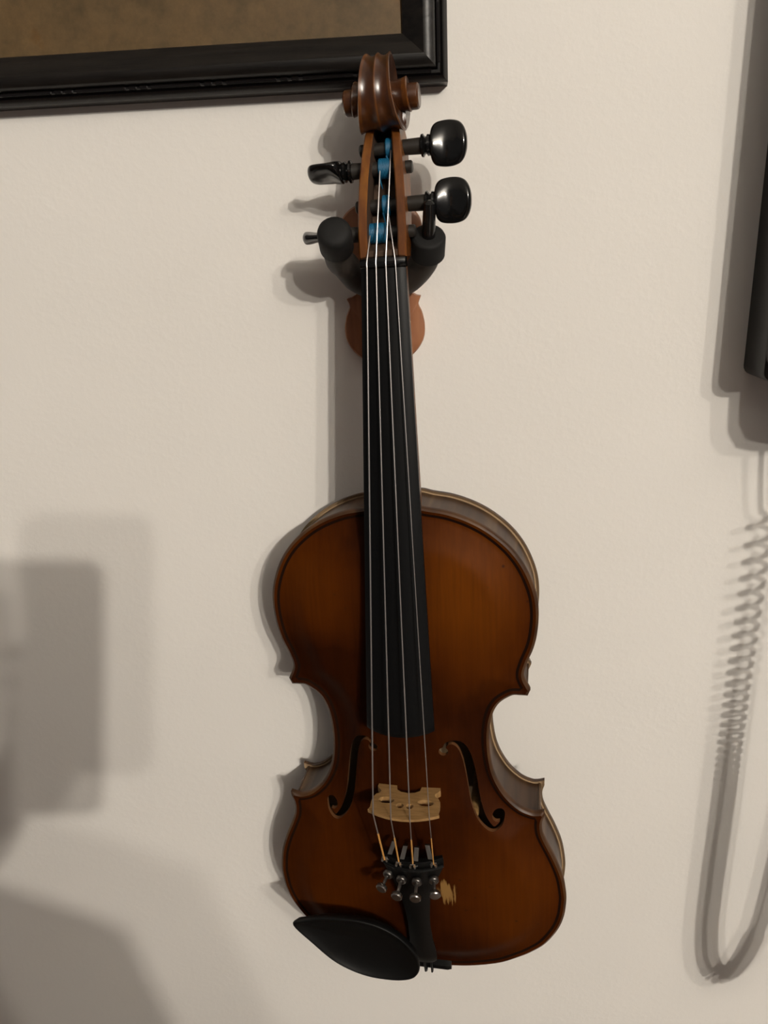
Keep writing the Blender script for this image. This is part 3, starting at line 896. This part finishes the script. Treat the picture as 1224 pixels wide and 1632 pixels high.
# ------------------------------------------------------------------ ceiling lamp with three bulbs, behind the photographer
lamp = empty('ceiling_lamp', (1.29, -3.12, 2.85))
tag(lamp, 'brass ceiling lamp with three bare bulbs lighting the room', 'lamp')
MB().lathe((0, 0, 0), (0, 0, -1), [(0, .07), (.012, .07), (.025, .055), (.03, .012), (.17, .012), (.18, .03), (.21, .03), (.225, .012), (.23, .001)], 24).build('canopy', M['brass'], lamp)
for p, _ in BULBS:
    q = Vector(p) - Vector((1.29, -3.12, 2.85)); s0 = q + Vector((0, -.02, .045))
    MB().tube([(0, 0, -.195), (s0.x * .5, s0.y * .5, -.19), (s0.x * .9, s0.y, s0.z * .5 - .12), tuple(s0 + Vector((0, 0, .02)))], .006, 8).build('arm', M['brass'], lamp)
    MB().lathe(s0 + Vector((0, 0, .03)), (0, .02 / .05, -1), [(0, .008), (.004, .017), (.030, .018), (.034, .012)], 16).build('socket', M['brass'], lamp)

# ------------------------------------------------------------------ the photographer's phone, at the point of view
rotc = CAMROT
phone = empty('smartphone', CAMLOC, rotc)
tag(phone, 'slim black smartphone held up to photograph the violin', 'smartphone')
def prbox(x0, y0, x1, y1, r, z0, z1, bev):
    rings = []
    for z, ins in ((z0, bev), (z0 + bev, 0), (z1 - bev, 0), (z1, bev)):
        row = []
        for cx, cy, a0 in ((x1 - r, y1 - r, 0), (x0 + r, y1 - r, 90), (x0 + r, y0 + r, 180), (x1 - r, y0 + r, 270)):
            for k in range(7):
                t = math.radians(a0 + 15 * k); row.append((cx + (r - ins) * math.cos(t), cy + (r - ins) * math.sin(t), z))
        rings.append(row)
    return MB().loft(rings)
prbox(-.066, -.154, .012, .012, .012, .0035, .0115, .002).build('body', M['peg'], phone)
prbox(-.0635, -.1515, .0095, .0095, .010, .0114, .0117, .0001).build('screen', M['blackmetal'], phone)
prbox(-.030, -.026, .009, .009, .008, .0012, .0036, .0008).build('camera_bump', M['peg'], phone)


# ------------------------------------------------------------------ the photographer
per = empty('person', (-.05, -.835, 0))
tag(per, 'person in dark sweater and jeans holding up a smartphone in the left hand', 'person')
M['skin'] = mat('skin', (0.45, 0.26, 0.18), 0.5)
M['sweater'] = mat('sweater', (0.03, 0.035, 0.05), 0.9)
M['jeans'] = mat('jeans', (0.03, 0.05, 0.10), 0.9)
M['hair'] = mat('hair', (0.03, 0.018, 0.01), 0.6)
M['shoe'] = mat('shoe', (0.02, 0.02, 0.02), 0.5)
inv = Matrix.Translation((.05, .835, 0))
hand = inv @ (Matrix.Translation(CAMLOC) @ rotc.to_4x4()) @ Vector((-.040, -.105, .030))
V = [((0, 0, .93), .125), ((0, .005, 1.08), .12), ((0, 0, 1.24), .135), ((0, -.01, 1.37), .095), ((0, .005, 1.46), .055), ((0, .02, 1.52), .055), ((0, .03, 1.60), .078), ((0, .025, 1.68), .078), ((0, .01, 1.735), .045),
     ((-.15, -.005, 1.355), .062), ((-.22, .05, 1.21), .050), ((-.25, .11, 1.09), .043), ((-.13, .25, 1.22), .036), (tuple(hand + Vector((-.012, -.030, -.045))), .026), (tuple(hand), .024),
     ((.155, -.005, 1.350), .062), ((.20, -.015, 1.20), .050), ((.215, -.01, 1.07), .043), ((.205, .04, .93), .034), ((.20, .065, .85), .026), ((.197, .08, .79), .024),
     ((-.09, 0, .86), .090), ((-.10, .01, .68), .080), ((-.10, .01, .48), .060), ((-.105, -.01, .30), .055), ((-.105, -.02, .09), .040), ((-.11, .03, .045), .040), ((-.12, .12, .035), .034),
     ((.09, 0, .86), .090), ((.10, .01, .68), .080), ((.10, .01, .48), .060), ((.105, -.01, .30), .055), ((.105, -.02, .09), .040), ((.11, .03, .045), .040), ((.12, .12, .035), .034)]
E = [(0, 1), (1, 2), (2, 3), (3, 4), (4, 5), (5, 6), (6, 7), (7, 8), (3, 9), (9, 10), (10, 11), (11, 12), (12, 13), (13, 14), (3, 15), (15, 16), (16, 17), (17, 18), (18, 19), (19, 20),
     (0, 21), (21, 22), (22, 23), (23, 24), (24, 25), (25, 26), (26, 27), (0, 28), (28, 29), (29, 30), (30, 31), (31, 32), (32, 33), (33, 34)]
V = [(Vector((p[0], p[1], p[2] * (1.0 if i in (13, 14) else .936))), r) for i, (p, r) in enumerate(V)]
# fingers of the two hands
phr = rotc
def fing(root, pts, r):
    i0 = root
    for k, p in enumerate(pts):
        V.append((Vector(p), r * (1 - .12 * k))); E.append((i0, len(V) - 1)); i0 = len(V) - 1
def cl(x, y, z): return inv @ (Matrix.Translation(CAMLOC) @ rotc.to_4x4()) @ Vector((x, y, z))
for k in range(4):      # fingers wrap the long edge to the back of the phone
    y = -.072 - k * .019
    fing(14, [cl(-.058, y - .004, .026), cl(-.071, y, .014), cl(-.0705, y + .001, .000), cl(-.056 + .003 * k, y + .002, -.0045)], .0085)
fing(14, [cl(-.018, -.105, .036), cl(.000, -.088, .030), cl(.014, -.072, .021)], .0095)
for k in range(4):
    fing(20, [(.186 + k * .008, .088 + .004 * k, .695), (.184 + k * .008, .100 + .003 * k, .657 + .006 * (k == 3)), (.184 + k * .008, .098, .632 + .01 * (k == 3))], .0085)
fing(20, [(.175, .105, .722), (.170, .125, .690), (.170, .128, .665)], .0095)
me = bpy.data.meshes.new('body'); me.from_pydata([tuple(p) for p, _ in V], E, [])
body = bpy.data.objects.new('body', me); COL.objects.link(body); body.parent = per
sk = body.modifiers.new('skin', 'SKIN'); sk.use_smooth_shade = True
for i, (p, r) in enumerate(V):
    d = me.skin_vertices[0].data[i]; d.radius = (r, r); d.use_root = (i == 0)
ss_ = body.modifiers.new('sub', 'SUBSURF'); ss_.levels = 2; ss_.render_levels = 2
# clothing by region: one surface, the material reads height on the body
m = M['bodymat'] = mat('clothed_figure', (0.03, 0.035, 0.05), 0.8)
o = xyz(m); h = o[2]
c1 = mixc(m, mathn(m, 'GREATER_THAN', h, 0.83), (0.03, 0.05, 0.10), (0.03, 0.035, 0.05))
c1 = mixc(m, mathn(m, 'LESS_THAN', h, 0.08), c1, (0.02, 0.02, 0.02))
sk1 = mathn(m, 'MAXIMUM', mathn(m, 'GREATER_THAN', h, 1.345), mathn(m, 'GREATER_THAN', o[1], .27))
sk1 = mathn(m, 'MAXIMUM', sk1, mathn(m, 'MULTIPLY', mathn(m, 'LESS_THAN', h, .777), mathn(m, 'GREATER_THAN', o[0], .165)))
setcol(m, mixc(m, sk1, c1, (0.45, 0.26, 0.18)))
me.materials.append(m)
# face and hair
def ball(c, r, nm, mt, n=14, k=10, cutz=None):
    rings = []
    for i in range(k + 1):
        t = math.pi * i / k; t = min(max(t, .02), math.pi - .02)
        rings.append([(c[0] + r[0] * math.sin(t) * math.cos(2 * math.pi * j / n), c[1] + r[1] * math.sin(t) * math.sin(2 * math.pi * j / n), c[2] + r[2] * math.cos(t)) for j in range(n)])
    return MB().loft(rings).build(nm, mt, per)
ball((0, .005, 1.585), (.086, .096, .078), 'hair', M['hair'], 24, 14)
for s_ in (-1, 1):
    ball((s_ * .032, .094, 1.525), (.012, .010, .009), 'eye', M['key'])
    ball((s_ * .080, .025, 1.515), (.010, .020, .030), 'ear', M['skin'])
ball((0, .112, 1.50), (.012, .014, .024), 'nose', M['skin'])
ball((0, .100, 1.463), (.022, .008, .006), 'mouth', mat('lips', (0.35, 0.12, 0.1), 0.5))
